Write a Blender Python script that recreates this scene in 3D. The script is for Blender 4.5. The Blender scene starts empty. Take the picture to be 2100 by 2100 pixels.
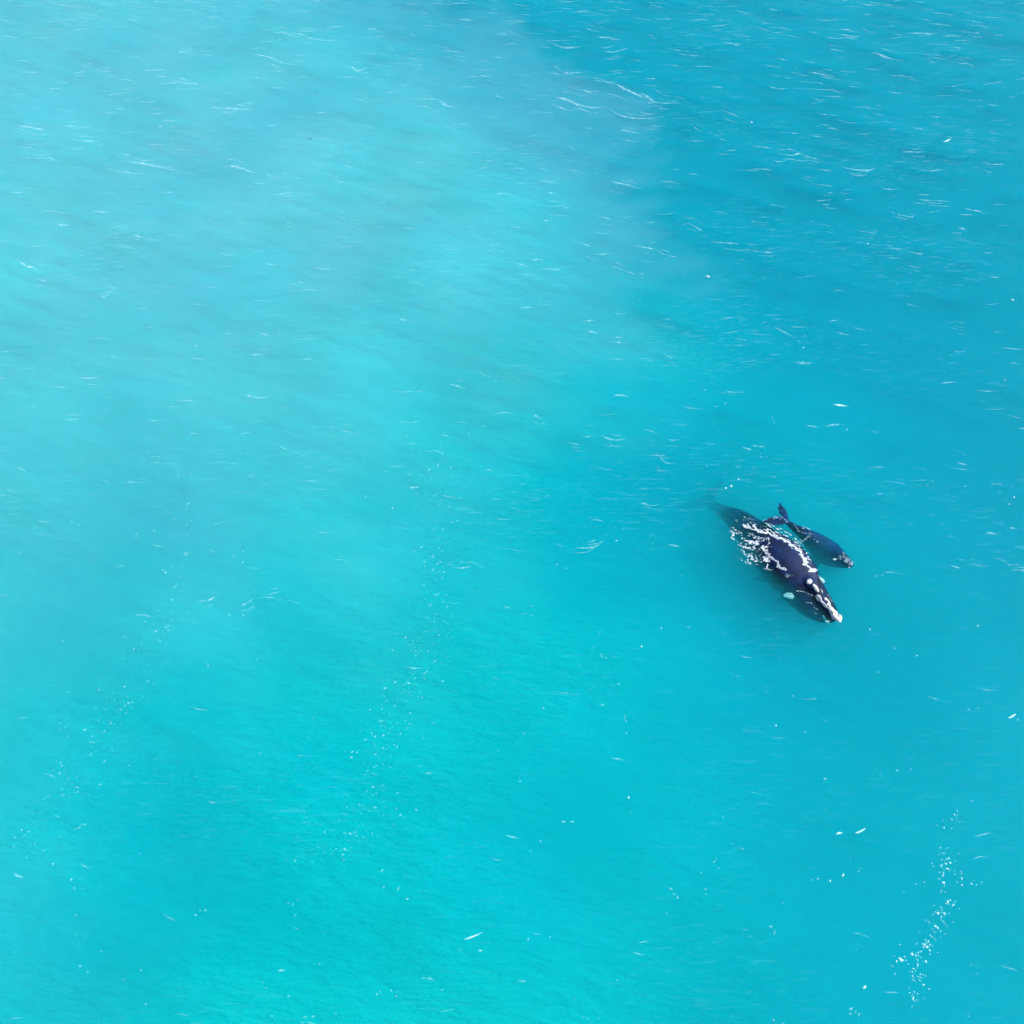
import bpy, bmesh, math, random
import numpy as np
from mathutils import Vector, noise as mnoise
from mathutils.bvhtree import BVHTree

sc = bpy.context.scene
C = sc.collection
R = math.radians
random.seed(7)
rng = np.random.default_rng(11)

# ------------------------------------------------------------------ camera
CAM_H, PITCH, FOV = 66.0, R(35), R(50)
cam = bpy.data.cameras.new('camera')
cam_o = bpy.data.objects.new('camera', cam)
C.objects.link(cam_o)
cam_o.location = (0, 0, CAM_H)
cam_o.rotation_euler = (PITCH, 0, 0)
cam.sensor_width = 36
cam.angle = FOV
cam.clip_start = 1
cam.clip_end = 20000
sc.camera = cam_o

# ------------------------------------------------------------------ sky and sun
SUN_AZ, SUN_EL = R(70), R(43)
world = bpy.data.worlds.new('World')
sc.world = world
world.use_nodes = True
wt = world.node_tree
sky = wt.nodes.new('ShaderNodeTexSky')
sky.sky_type = 'NISHITA'
sky.sun_disc = False
sky.sun_elevation = SUN_EL
sky.sun_rotation = SUN_AZ
wt.nodes['Background'].inputs[1].default_value = 0.065
wt.links.new(sky.outputs[0], wt.nodes['Background'].inputs[0])
sun = bpy.data.lights.new('sun', 'SUN')
sun.energy = 4.2
sun.angle = R(0.5)
sun.color = (1.0, 0.98, 0.945)
sun_o = bpy.data.objects.new('sun', sun)
C.objects.link(sun_o)
sd = Vector((math.sin(SUN_AZ) * math.cos(SUN_EL), math.cos(SUN_AZ) * math.cos(SUN_EL), math.sin(SUN_EL)))
sun_o.rotation_euler = sd.to_track_quat('Z', 'Y').to_euler()
sun_o.location = sd * 200
sc.view_settings.view_transform = 'Standard'
sc.view_settings.look = 'None'
sc.view_settings.exposure = 0.82
sc.view_settings.gamma = 1
sc.view_settings.use_curve_mapping = False
sc.cycles.volume_bounces = 6
sc.cycles.max_bounces = 12
sc.cycles.transparent_max_bounces = 24
sc.cycles.sample_clamp_indirect = 4
sc.cycles.use_adaptive_sampling = True
sc.cycles.adaptive_threshold = 0.02

# ------------------------------------------------------------------ helpers
_T = math.tan(FOV / 2)


def P(px, py, z=0.0):
    """point of the photograph (2100 px square) -> place in the world at height z"""
    u = (px - 1050) / 1050 * _T
    v = (1050 - py) / 1050 * _T
    c, s = math.cos(PITCH), math.sin(PITCH)
    d = Vector((u, v * c + s, v * s - c))
    t = (z - CAM_H) / d.z
    return Vector((d.x * t, d.y * t, z))


def PZ(a, b, z=0.0):
    """the same for the enlarged view of the whales"""
    return P(1400 + a / 4.83, 960 + b / 4.83, z)


def link(name, me, mat, parent=None):
    o = bpy.data.objects.new(name, me)
    C.objects.link(o)
    if mat is not None:
        me.materials.append(mat)
    if parent is not None:
        o.parent = parent
        o.location = -parent.location
    return o


def tag(o, label=None, cat=None, group=None, kind=None):
    for k, v in (('label', label), ('category', cat), ('group', group), ('kind', kind)):
        if v:
            o[k] = v
    return o


def newmat(name):
    m = bpy.data.materials.new(name)
    m.use_nodes = True
    m.node_tree.nodes.clear()
    return m


def nd(m, t, props=None, **k):
    n = m.node_tree.nodes.new(t)
    for a, b in (props or {}).items():
        setattr(n, a, b)
    for a, b in k.items():
        n.inputs[a.replace('_', ' ')].default_value = b
    return n


def ln(m, a, b):
    m.node_tree.links.new(a, b)


# ------------------------------------------------------------------ waves
_waves = []
_dir0 = R(90 - 11)          # crests run left to right and fall a little to the right
for lam0, n, slope in ((9.0, 5, .004), (4.2, 9, .009), (2.1, 14, .017), (1.15, 16, .021)):
    for i in range(n):
        lam = lam0 * float(rng.uniform(.75, 1.35))
        th = _dir0 + float(rng.normal(0, .33))
        k = 2 * math.pi / lam
        a = slope / k * float(rng.uniform(.6, 1.3)) * math.sqrt(2.0 / n) * 1.6
        _waves.append((k * math.cos(th), k * math.sin(th), float(rng.uniform(0, 6.283)), a))


def rough_sea(x, y):
    """0 calm (near) .. 1 choppy (far)"""
    return np.clip((y - 8) / 75, .28, 1)


def wave_h(x, y):
    x = np.asarray(x, float)
    y = np.asarray(y, float)
    h = np.zeros(np.broadcast(x, y).shape)
    for kx, ky, ph, a in _waves:
        p = kx * x + ky * y + ph
        h = h + a * (np.sin(p) + .22 * np.cos(2 * p))
    g = rough_sea(x, y)
    edge = np.clip((78 - np.abs(x)) / 12, 0, 1) * np.clip((y + 25) / 12, 0, 1) * np.clip((148 - y) / 20, 0, 1)
    return h * g * edge


def vnoise(x, y, s, seed=0.0):
    """cheap smooth noise from sines, about -1..1"""
    r = random.Random(int(seed * 97) + 5)
    out = 0
    for i in range(9):
        a = r.uniform(0, 6.283)
        f = r.uniform(.6, 1.7) / s * 2 * math.pi
        out = out + np.sin(f * (math.cos(a) * x + math.sin(a) * y) + r.uniform(0, 6.283))
    return out / 3.2


def poly_dist(x, y, pts):
    """signed distance to a closed polygon, positive inside"""
    n = len(pts)
    d = np.full(x.shape, 1e9)
    inside = np.zeros(x.shape, bool)
    for i in range(n):
        ax, ay = pts[i]
        bx, by = pts[(i + 1) % n]
        dx, dy = bx - ax, by - ay
        t = np.clip(((x - ax) * dx + (y - ay) * dy) / (dx * dx + dy * dy), 0, 1)
        d = np.minimum(d, np.hypot(x - ax - t * dx, y - ay - t * dy))
        c = ((ay > y) != (by > y)) & (x < dx * (y - ay) / (dy if abs(dy) > 1e-9 else 1e-9) + ax)
        inside ^= c
    return np.where(inside, d, -d)


def sstep(a, b, v):
    t = np.clip((v - a) / (b - a), 0, 1)
    return t * t * (3 - 2 * t)


def line_dist(x, y, pts):
    d = np.full(x.shape, 1e9)
    for (ax, ay), (bx, by) in zip(pts[:-1], pts[1:]):
        dx, dy = bx - ax, by - ay
        t = np.clip(((x - ax) * dx + (y - ay) * dy) / max(dx * dx + dy * dy, 1e-9), 0, 1)
        d = np.minimum(d, np.hypot(x - ax - t * dx, y - ay - t * dy))
    return d


def grid_mesh(name, xs, ys, zfun):
    X, Y = np.meshgrid(xs, ys)
    Z = zfun(X, Y)
    nx, ny = len(xs), len(ys)
    co = np.stack([X, Y, Z], -1).reshape(-1, 3)
    idx = np.arange(nx * ny).reshape(ny, nx)
    q = np.stack([idx[:-1, :-1], idx[:-1, 1:], idx[1:, 1:], idx[1:, :-1]], -1).reshape(-1, 4)
    return co, q, idx, X, Y


def mesh_np(name, co, quads, extra=()):
    me = bpy.data.meshes.new(name)
    nq = len(quads)
    loops = quads.reshape(-1)
    starts = np.arange(nq) * 4
    tot = np.full(nq, 4)
    if len(extra):
        el = np.concatenate([np.array(e) for e in extra])
        es = np.cumsum([0] + [len(e) for e in extra])[:-1] + len(loops)
        starts = np.concatenate([starts, es])
        tot = np.concatenate([tot, [len(e) for e in extra]])
        loops = np.concatenate([loops, el])
    me.vertices.add(len(co))
    me.vertices.foreach_set('co', co.astype(np.float32).ravel())
    me.loops.add(len(loops))
    me.loops.foreach_set('vertex_index', loops.astype(np.int32))
    me.polygons.add(len(starts))
    me.polygons.foreach_set('loop_start', starts.astype(np.int32))
    me.polygons.foreach_set('loop_total', tot.astype(np.int32))
    me.update()
    me.validate()
    return me


# ------------------------------------------------------------------ water (surface and body in one closed mesh)
water_m = newmat('sea_water')
m = water_m
out = nd(m, 'ShaderNodeOutputMaterial')
tc = nd(m, 'ShaderNodeTexCoord')
mp = nd(m, 'ShaderNodeMapping')
mp.inputs['Rotation'].default_value = (0, 0, R(11))
mp.inputs['Scale'].default_value = (.55, 1.7, 1)
ln(m, tc.outputs['Object'], mp.inputs[0])
n1 = nd(m, 'ShaderNodeTexNoise', Scale=1.3, Detail=5.0, Roughness=.62, Distortion=.4)
ln(m, mp.outputs[0], n1.inputs['Vector'])
bump = nd(m, 'ShaderNodeBump', Strength=.5, Distance=.10)
ln(m, n1.outputs[0], bump.inputs['Height'])
tr = nd(m, 'ShaderNodeBsdfTransparent')
gl = nd(m, 'ShaderNodeBsdfGlossy', Roughness=.09)
ln(m, bump.outputs[0], gl.inputs['Normal'])
fr = nd(m, 'ShaderNodeFresnel', IOR=1.33)
ln(m, bump.outputs[0], fr.inputs['Normal'])
# painted reflections: pale sky sheen and crest glints mixed into the surface colour
sheen = nd(m, 'ShaderNodeAttribute', {'attribute_name': 'sky_sheen'})
sc1 = nd(m, 'ShaderNodeTexNoise', Scale=.12, Detail=7.0, Roughness=.6, Distortion=.8)
ln(m, mp.outputs[0], sc1.inputs['Vector'])
r1 = nd(m, 'ShaderNodeMapRange')
for i, v in ((1, .3), (2, .7), (3, .88), (4, 1.08)):
    r1.inputs[i].default_value = v
ln(m, sc1.outputs[0], r1.inputs[0])
mul = nd(m, 'ShaderNodeMath', {'operation': 'MULTIPLY'})
ln(m, sheen.outputs['Fac'], mul.inputs[0])
ln(m, r1.outputs[0], mul.inputs[1])
# painted sky glints on the small crests
mp2 = nd(m, 'ShaderNodeMapping')
mp2.inputs['Rotation'].default_value = (0, 0, R(9))
mp2.inputs['Scale'].default_value = (.34, 2.6, 1)
ln(m, tc.outputs['Object'], mp2.inputs[0])
n2 = nd(m, 'ShaderNodeTexNoise', Scale=2.0, Detail=4.0, Roughness=.6, Distortion=1.0)
ln(m, mp2.outputs[0], n2.inputs['Vector'])
r2 = nd(m, 'ShaderNodeMapRange')
for i, v in ((1, .57), (2, .72), (3, 0.0), (4, .11)):
    r2.inputs[i].default_value = v
ln(m, n2.outputs[0], r2.inputs[0])
stk = nd(m, 'ShaderNodeAttribute', {'attribute_name': 'streak'})
mul2 = nd(m, 'ShaderNodeMath', {'operation': 'MULTIPLY'})
ln(m, r2.outputs[0], mul2.inputs[0])
ln(m, stk.outputs['Fac'], mul2.inputs[1])
add = nd(m, 'ShaderNodeMath', {'operation': 'ADD', 'use_clamp': True})
ln(m, mul.outputs[0], add.inputs[0])
ln(m, mul2.outputs[0], add.inputs[1])
sheen_b = nd(m, 'ShaderNodeBsdfDiffuse', Color=(.47, .84, 1.0, 1))
mxa = nd(m, 'ShaderNodeMixShader')
ln(m, add.outputs[0], mxa.inputs[0])
ln(m, tr.outputs[0], mxa.inputs[1])
ln(m, sheen_b.outputs[0], mxa.inputs[2])
mxb = nd(m, 'ShaderNodeMixShader')
ln(m, fr.outputs[0], mxb.inputs[0])
ln(m, mxa.outputs[0], mxb.inputs[1])
ln(m, gl.outputs[0], mxb.inputs[2])
ln(m, mxb.outputs[0], out.inputs['Surface'])
vol = nd(m, 'ShaderNodeVolumePrincipled', Density=.36)
vol.inputs['Color'].default_value = (.0, .748, .878, 1)
absr = nd(m, 'ShaderNodeVolumeAbsorption', Density=.9)      # sea water swallows the red
absr.inputs['Color'].default_value = (0, 1, 1, 1)
addv = nd(m, 'ShaderNodeAddShader')
vol.inputs['Anisotropy'].default_value = 0.0
ln(m, vol.outputs[0], addv.inputs[0])
ln(m, absr.outputs[0], addv.inputs[1])
ln(m, addv.outputs[0], out.inputs['Volume'])

far = [160, 260, 500, 1200, 4000]
fx = list(np.arange(-80, 80.01, .24))
fy = list(np.arange(-26, 150.01, .24))
xs = np.array([-f for f in far[::-1]] + fx + far)
ys = np.array([-4000, -1200, -500, -160, -60] + fy + [f + 60 for f in far])
co, q, idx, X, Y = grid_mesh('water', xs, ys, wave_h)
nx, ny = len(xs), len(ys)
BOT = -40
c4 = [idx[0, 0], idx[0, -1], idx[-1, -1], idx[-1, 0]]
nb = len(co)
co = np.concatenate([co, [[co[i][0], co[i][1], BOT] for i in c4]])
side_s = list(idx[0, :][::-1]) + [nb, nb + 1]
side_n = list(idx[-1, :]) + [nb + 2, nb + 3]
side_w = list(idx[:, 0]) + [nb + 3, nb]
side_e = list(idx[:, -1][::-1]) + [nb + 1, nb + 2]
bot = [nb, nb + 3, nb + 2, nb + 1]
me = mesh_np('water', co, q, (side_s, side_n, side_w, side_e, bot))
me.polygons.foreach_set('use_smooth', np.array([1] * len(q) + [0] * 5, dtype=bool))

sheen_outline = [(-900, -1800), (820, -1800), (960, 0), (1170, 90), (1290, 200), (1345, 320), (1350, 480), (1400, 600), (1330, 760),
         (1090, 900), (1040, 1020), (850, 1300), (600, 1380), (330, 1480), (150, 1640), (230, 1900), (210, 2200), (-900, 2600)]
sheen_outline_w = [tuple(P(a, max(b, -350))[:2]) for a, b in sheen_outline]  # outline of the sky reflection that is painted on the water
far_sheen = np.array(sheen_outline_w)
wx = X + 2.2 * vnoise(X, Y, 14, 1) + .8 * vnoise(X, Y, 4, 2)
wy = Y + 2.2 * vnoise(X, Y, 15, 3) + .8 * vnoise(X, Y, 4.5, 4)
pd = poly_dist(wx, wy, sheen_outline_w)
kk = .8 * sstep(50, 80, Y)
sky_sheen = (sstep(-1.5, 4.5, pd) * kk + sstep(-9, 15, pd) * (1 - kk)) * .42 + sstep(-2, 36, pd) * .58
sky_sheen = sky_sheen * np.clip(.40 + (Y - 20) / 95, .22, 1.0) * (1 + .06 * vnoise(X, Y, 12, 5))
sky_sheen = sky_sheen * (1 - .7 * sstep(80, 400, np.abs(X)))
full = np.zeros(len(co), np.float32)
full[:nb] = (sky_sheen * .135).ravel()
at = me.attributes.new('sky_sheen', 'FLOAT', 'POINT')
at.data.foreach_set('value', full)
# painted crest glints: strong far away, faint near, gathered in patches
st = np.clip((Y - 15) / 60, .25, 1.0) * np.clip(.55 + .6 * vnoise(X, Y, 16, 8), .1, 1.4)
full[:nb] = st.ravel()
at = me.attributes.new('streak', 'FLOAT', 'POINT')
at.data.foreach_set('value', full)
water = link('water', me, water_m)
tag(water, kind='structure')

# ------------------------------------------------------------------ sandy sea bed
sand_m = newmat('sand')
m = sand_m
out = nd(m, 'ShaderNodeOutputMaterial')
tc = nd(m, 'ShaderNodeTexCoord')
n1 = nd(m, 'ShaderNodeTexNoise', Scale=.09, Detail=6.0, Roughness=.6)
ln(m, tc.outputs['Object'], n1.inputs['Vector'])
cr = nd(m, 'ShaderNodeValToRGB')
cr.color_ramp.elements[0].position = .35
cr.color_ramp.elements[0].color = (.50, .68, .50, 1)
cr.color_ramp.elements[1].position = .62
cr.color_ramp.elements[1].color = (.66, .82, .66, 1)
ln(m, n1.outputs[0], cr.inputs[0])
df = nd(m, 'ShaderNodeBsdfDiffuse')
ln(m, cr.outputs[0], df.inputs[0])
ln(m, df.outputs[0], out.inputs[0])

W = lambda px, py: tuple(P(px, py)[:2])


def bed_z(x, y):
    # a sand bank on the left, a channel on the right
    d_bank = np.maximum(0, -poly_dist(x, y, [(-400, -60), tuple(W(900, 2300)), tuple(W(760, 1500)), tuple(W(820, 1000)), tuple(W(1080, 700)), tuple(W(1210, 320)), tuple(W(1050, -300)), (-400, 400)]))
    d = 2.25 + d_bank * .046
    # deeper towards the far right, shallower again near the lower middle
    d = d + 6.0 * sstep(10, 58, (x - 16) * 1.2 + (y - 46) * .9)
    d = d + 1.0 * np.exp(-(line_dist(x, y, [W(1400, 960), W(1720, 1260)]) / 8) ** 2)
    d = d - .35 * np.exp(-(line_dist(x, y, [W(1000, 2300), W(1250, 1500)]) / 9) ** 2)
    d = d + .22 * vnoise(x, y, 30, 21) + .12 * vnoise(x, y, 11, 22)
    return -np.clip(d, 1.8, 12)


bx = np.array([-3900, -600, -200] + list(np.arange(-120, 120.1, 1.5)) + [200, 600, 3900])
by = np.array([-3900, -400, -90] + list(np.arange(-40, 190.1, 1.5)) + [300, 700, 3900])
co, q, idx, X, Y = grid_mesh('seabed', bx, by, bed_z)
me = mesh_np('seabed', co, q)
me.polygons.foreach_set('use_smooth', np.ones(len(q), bool))
tag(link('seabed', me, sand_m), kind='structure')

# ------------------------------------------------------------------ whale materials


def skin_material(name, base, spots):
    m = newmat(name)
    out = nd(m, 'ShaderNodeOutputMaterial')
    tc = nd(m, 'ShaderNodeTexCoord')
    n1 = nd(m, 'ShaderNodeTexNoise', Scale=1.1, Detail=6.0, Roughness=.6)
    ln(m, tc.outputs['Object'], n1.inputs['Vector'])
    cr = nd(m, 'ShaderNodeValToRGB')
    cr.color_ramp.elements[0].position = .38
    cr.color_ramp.elements[0].color = tuple(c * .55 for c in base) + (1,)
    cr.color_ramp.elements[1].position = .68
    cr.color_ramp.elements[1].color = tuple(c * 1.7 for c in base) + (1,)
    ln(m, n1.outputs[0], cr.inputs[0])
    n2 = nd(m, 'ShaderNodeTexNoise', Scale=3.2, Detail=7.0, Roughness=.72)
    ln(m, tc.outputs['Object'], n2.inputs['Vector'])
    r2 = nd(m, 'ShaderNodeMapRange')
    for i, v in ((1, .56), (2, .72), (3, 0.0), (4, spots)):
        r2.inputs[i].default_value = v
    ln(m, n2.outputs[0], r2.inputs[0])
    mx = nd(m, 'ShaderNodeMix', {'data_type': 'RGBA'})
    ln(m, r2.outputs[0], mx.inputs[0])
    ln(m, cr.outputs[0], mx.inputs[6])
    mx.inputs[7].default_value = (.012, .06, .19, 1)
    b = nd(m, 'ShaderNodeBsdfPrincipled', Roughness=.6)
    b.inputs['Specular IOR Level'].default_value = .18
    ln(m, mx.outputs[2], b.inputs['Base Color'])
    bp = nd(m, 'ShaderNodeBump', Strength=.35, Distance=.05)
    ln(m, n2.outputs[0], bp.inputs['Height'])
    ln(m, bp.outputs[0], b.inputs['Normal'])
    ln(m, b.outputs[0], out.inputs[0])
    return m


skin_m = skin_material('wet_whale_skin', (.0005, .011, .058), .7)
calf_m = skin_material('wet_calf_skin', (.0005, .019, .115), .9)


def rough_white(name, c0, c1, scale, bump_d, trans=0.0):
    m = newmat(name)
    out = nd(m, 'ShaderNodeOutputMaterial')
    tc = nd(m, 'ShaderNodeTexCoord')
    n1 = nd(m, 'ShaderNodeTexNoise', Scale=scale, Detail=5.0, Roughness=.65)
    ln(m, tc.outputs['Object'], n1.inputs['Vector'])
    cr = nd(m, 'ShaderNodeValToRGB')
    cr.color_ramp.elements[0].position = .36
    cr.color_ramp.elements[0].color = c0 + (1,)
    cr.color_ramp.elements[1].position = .6
    cr.color_ramp.elements[1].color = c1 + (1,)
    ln(m, n1.outputs[0], cr.inputs[0])
    b = nd(m, 'ShaderNodeBsdfPrincipled', Roughness=.75)
    ln(m, cr.outputs[0], b.inputs['Base Color'])
    bp = nd(m, 'ShaderNodeBump', Strength=.5, Distance=bump_d)
    ln(m, n1.outputs[0], bp.inputs['Height'])
    ln(m, bp.outputs[0], b.inputs['Normal'])
    if trans:
        t = nd(m, 'ShaderNodeBsdfTransparent')
        mx = nd(m, 'ShaderNodeMixShader')
        r = nd(m, 'ShaderNodeMapRange')
        for i, v in ((1, .35), (2, .65), (3, min(1, trans + .2)), (4, max(0, trans - .15))):
            r.inputs[i].default_value = v
        ln(m, n1.outputs[0], r.inputs[0])
        ln(m, r.outputs[0], mx.inputs[0])
        ln(m, b.outputs[0], mx.inputs[1])
        ln(m, t.outputs[0], mx.inputs[2])
        ln(m, mx.outputs[0], out.inputs[0])
    else:
        ln(m, b.outputs[0], out.inputs[0])
    return m


callus_m = rough_white('callosity_crust', (.40, .42, .46), (.80, .82, .82), 6.0, .05)
foam_m = rough_white('sea_foam', (.34, .45, .62), (.84, .88, .93), 8.0, .03, .38)
film_and_glint_m = rough_white('thin_foam_and_glint', (.40, .72, .86), (.60, .88, .96), 3.0, .02, .79)  # also carries the painted crest glints and fluke sheen
faint_m = rough_white('faint_foam_and_glint', (.40, .75, .88), (.55, .88, .96), 3.0, .02, .86)  # also carries the painted wavelet glints
fleck_m = rough_white('foam_flecks', (.45, .78, .87), (.65, .90, .95), 6.0, .02, .38)
hole_m = newmat('blowhole_dark')
out = nd(hole_m, 'ShaderNodeOutputMaterial')
b = nd(hole_m, 'ShaderNodeBsdfPrincipled', Roughness=.5)
b.inputs['Base Color'].default_value = (.006, .006, .012, 1)
ln(hole_m, b.outputs[0], out.inputs[0])
eye_m = newmat('whale_eye')
out = nd(eye_m, 'ShaderNodeOutputMaterial')
b = nd(eye_m, 'ShaderNodeBsdfPrincipled', Roughness=.12)
b.inputs['Base Color'].default_value = (.01, .007, .005, 1)
ln(eye_m, b.outputs[0], out.inputs[0])

# ------------------------------------------------------------------ whale bodies


def catmull(vals, n):
    a = np.array(vals, float)
    if a.ndim == 1:
        a = a[:, None]
    k = len(a)
    out = []
    for t in np.linspace(0, k - 1, n):
        i = min(int(t), k - 2)
        f = t - i
        p0, p1, p2, p3 = a[max(i - 1, 0)], a[i], a[i + 1], a[min(i + 2, k - 1)]
        out.append(.5 * ((2 * p1) + (-p0 + p2) * f + (2 * p0 - 5 * p1 + 4 * p2 - p3) * f * f + (-p0 + 3 * p1 - 3 * p2 + p3) * f ** 3))
    return np.array(out)


def loft(bm, rings):
    prev = None
    first = None
    for r in rings:
        vs = [bm.verts.new(p) for p in r]
        if prev:
            n = len(vs)
            for i in range(n):
                bm.faces.new((prev[i], prev[(i + 1) % n], vs[(i + 1) % n], vs[i]))
        else:
            first = vs
        prev = vs
    bm.faces.new(first[::-1])
    bm.faces.new(prev)


def tube(bm, stations, n=56, seg=28, expo=2.0):
    """stations: (dorsal point, half width, height above middle, depth below middle, sideways shift)"""
    d = catmull([list(s[0]) + list(s[1:]) for s in stations], n)
    rings = []
    for i in range(n):
        p = Vector(d[i][:3])
        a = Vector(d[max(i - 1, 0)][:3])
        b_ = Vector(d[min(i + 1, n - 1)][:3])
        t = (b_ - a).normalized()
        side = Vector((t.y, -t.x, 0)).normalized()       # to starboard
        up = side.cross(t).normalized()
        if up.z < 0:
            up = -up
        w, hu, hd, sh = [float(v) for v in d[i][3:7]]
        w, hu, hd = max(w * (.94 if len(stations) == 15 else 1), .02), max(hu, .02), max(hd, .02)
        c = p - up * hu + side * sh
        ring = []
        for k in range(seg):
            th = 2 * math.pi * k / seg
            cx, sy = math.cos(th), math.sin(th)
            e = 2 / expo
            x = math.copysign(abs(cx) ** e, cx) * w
            y = math.copysign(abs(sy) ** e, sy) * (hu if sy > 0 else hd)
            ring.append(c + side * x + up * y - side * sh * max(sy, 0) ** 2)
        rings.append(ring)
    # rounded ends
    for end, k0 in ((0, 0), (1, -1)):
        pass
    loft(bm, rings)


def blade(bm, outline, thick, bend=lambda p, u: p, seg=1):
    """a flipper or fluke: list of (lead point, trail point) chords, lens shaped in section"""
    rings = []
    n = len(outline)
    for i, (a, b_) in enumerate(outline):
        a, b_ = Vector(a), Vector(b_)
        ch = b_ - a
        u = i / (n - 1)
        th = thick * (1 - .75 * u)
        ring = []
        for s, f in ((0, 0), (.15, .8), (.4, 1), (.75, .5), (1, .05), (.75, -.5), (.4, -1), (.15, -.8)):
            ring.append(a + ch * s + Vector((0, 0, th * f)))
        rings.append(ring)
    loft(bm, rings)


def merged(name, bm, mat, voxel, parent, smooth=6):
    bmesh.ops.recalc_face_normals(bm, faces=bm.faces)
    me0 = bpy.data.meshes.new('tmp')
    bm.to_mesh(me0)
    bm.free()
    tmp = bpy.data.objects.new('tmp', me0)
    C.objects.link(tmp)
    md = tmp.modifiers.new('r', 'REMESH')
    md.mode = 'VOXEL'
    md.voxel_size = voxel
    ms = tmp.modifiers.new('s', 'SMOOTH')
    ms.iterations = smooth
    ms.factor = .5
    dg = bpy.context.evaluated_depsgraph_get()
    me = bpy.data.meshes.new_from_object(tmp.evaluated_get(dg), depsgraph=dg)
    me.name = name
    bpy.data.objects.remove(tmp)
    bpy.data.meshes.remove(me0)
    me.polygons.foreach_set('use_smooth', np.ones(len(me.polygons), bool))
    me.materials.clear()
    return link(name, me, mat, parent)


def bvh_of(o):
    return BVHTree.FromPolygons([v.co.copy() for v in o.data.vertices], [tuple(p.vertices) for p in o.data.polygons])


def drop(bvh, x, y, default):
    hit = bvh.ray_cast(Vector((x, y, 20)), Vector((0, 0, -1)))
    return (hit[0].z, hit[1]) if hit[0] is not None else (default, Vector((0, 0, 1)))


def empty(name, loc):
    o = bpy.data.objects.new(name, None)
    o.empty_display_size = 1
    C.objects.link(o)
    o.location = loc
    bpy.context.view_layer.update()
    return o


def crust(name, parent, bvh, cx, cy, zc, la, lb, ang, seed, mat=None, height=.10, shape=None):
    """a lumpy crust lying on the skin: la by lb metres, long axis at ang"""
    n_r, n_t = 7, 26
    verts, faces = [], []
    ca, sa = math.cos(ang), math.sin(ang)
    for i in range(n_r + 1):
        r = i / n_r
        for k in range(n_t):
            th = 2 * math.pi * k / n_t
            wob = 1 + .22 * mnoise.noise(Vector((math.cos(th) * 1.4, math.sin(th) * 1.4, seed * 3.7))) + .12 * mnoise.noise(Vector((math.cos(th) * 3.3, math.sin(th) * 3.3, seed * 1.3 + 9)))
            fx = 1.0 if shape is None else shape(math.cos(th))
            x = la / 2 * r * math.cos(th) * wob
            y = lb / 2 * r * math.sin(th) * wob * fx
            X_, Y_ = cx + x * ca - y * sa, cy + x * sa + y * ca
            z, _n = drop(bvh, X_, Y_, zc)
            if abs(z - zc) > .9:
                z = zc
            lump = height * math.sqrt(max(0, 1 - r ** 3)) * (1 + .7 * mnoise.noise(Vector((X_ * 5, Y_ * 5, seed))))
            verts.append((X_, Y_, z + (lump if i < n_r else -.07)))
    for i in range(n_r):
        for k in range(n_t):
            a = i * n_t + k
            b_ = i * n_t + (k + 1) % n_t
            c_ = b_ + n_t
            d_ = a + n_t
            faces.append((a, b_, c_, d_) if i else (b_, c_, d_, a))
    me = bpy.data.meshes.new(name)
    me.from_pydata(verts, [], faces)
    me.update()
    me.polygons.foreach_set('use_smooth', np.ones(len(me.polygons), bool))
    return link(name, me, mat or callus_m, parent)


# ---- the mother
M_ST = [  # dorsal point (view x, y, z), half width, height above, depth below, shift to starboard
    (PZ(225, 305, -3.3), .26, .22, .30, 0),
    (PZ(330, 345, -2.1), .40, .36, .48, 0),
    (PZ(450, 400, -.80), .68, .42, .75, 0),
    (PZ(570, 470, -.42), 1.0, .58, 1.05, .05),
    (PZ(700, 565, -.22), 1.3, .74, 1.35, .08),
    (PZ(850, 690, .04), 1.6, .88, 1.65, .12),
    (PZ(980, 785, .27), 1.82, .98, 1.85, .15),
    (PZ(1100, 895, .31), 1.88, 1.0, 1.9, .2),
    (PZ(1200, 1010, .20), 1.76, .9, 1.8, .3),
    (PZ(1262, 1110, .08), 1.55, .8, 1.6, .4),
    (PZ(1330, 1200, -.02), 1.42, .56, 1.45, .5),
    (PZ(1400, 1292, -.08), 1.27, .48, 1.2, .52),
    (PZ(1462, 1380, -.17), 1.02, .38, .9, .44),
    (PZ(1510, 1450, -.26), .70, .30, .6, .30),
    (PZ(1540, 1495, -.50), .22, .2, .25, .1),
]
ROSTRUM = [
    (PZ(1215, 1050, .12), .45, .3, .5, 0),
    (PZ(1262, 1115, .22), .48, .35, .6, 0),
    (PZ(1318, 1190, .24), .40, .38, .8, 0),
    (PZ(1372, 1260, .20), .36, .38, .8, .02),
    (PZ(1425, 1340, .16), .34, .36, .7, .03),
    (PZ(1480, 1410, .13), .36, .34, .6, .03),
    (PZ(1520, 1462, .08), .34, .30, .5, .02),
    (PZ(1545, 1492, -.06), .14, .14, .2, 0),
]
mother = empty('right_whale', PZ(1000, 820, -1.4))
tag(mother, 'large dark right whale with white crusted head, its dry back ringed by foam', 'whale')
bm = bmesh.new()
tube(bm, M_ST, 60, 30, 2.15)
tube(bm, ROSTRUM, 26, 20, 2.3)
tail = PZ(225, 305, -3.4)
ax = (PZ(450, 405, -1.95) - PZ(225, 305, -3.35)); ax.z = 0
ax.normalize()
sdv = Vector((ax.y, -ax.x, 0))
for s in (1, -1):
    ch = []
    for u, le, te in ((0, .55, -.35), (.25, .45, -.62), (.5, .15, -.78), (.72, -.2, -.85), (.9, -.58, -.98), (1, -.95, -1.05)):
        off = sdv * s * 2.5 * u + Vector((0, 0, -.15 * u))
        ch.append((tail + off + ax * le, tail + off + ax * te))
    blade(bm, ch, .13)
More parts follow.
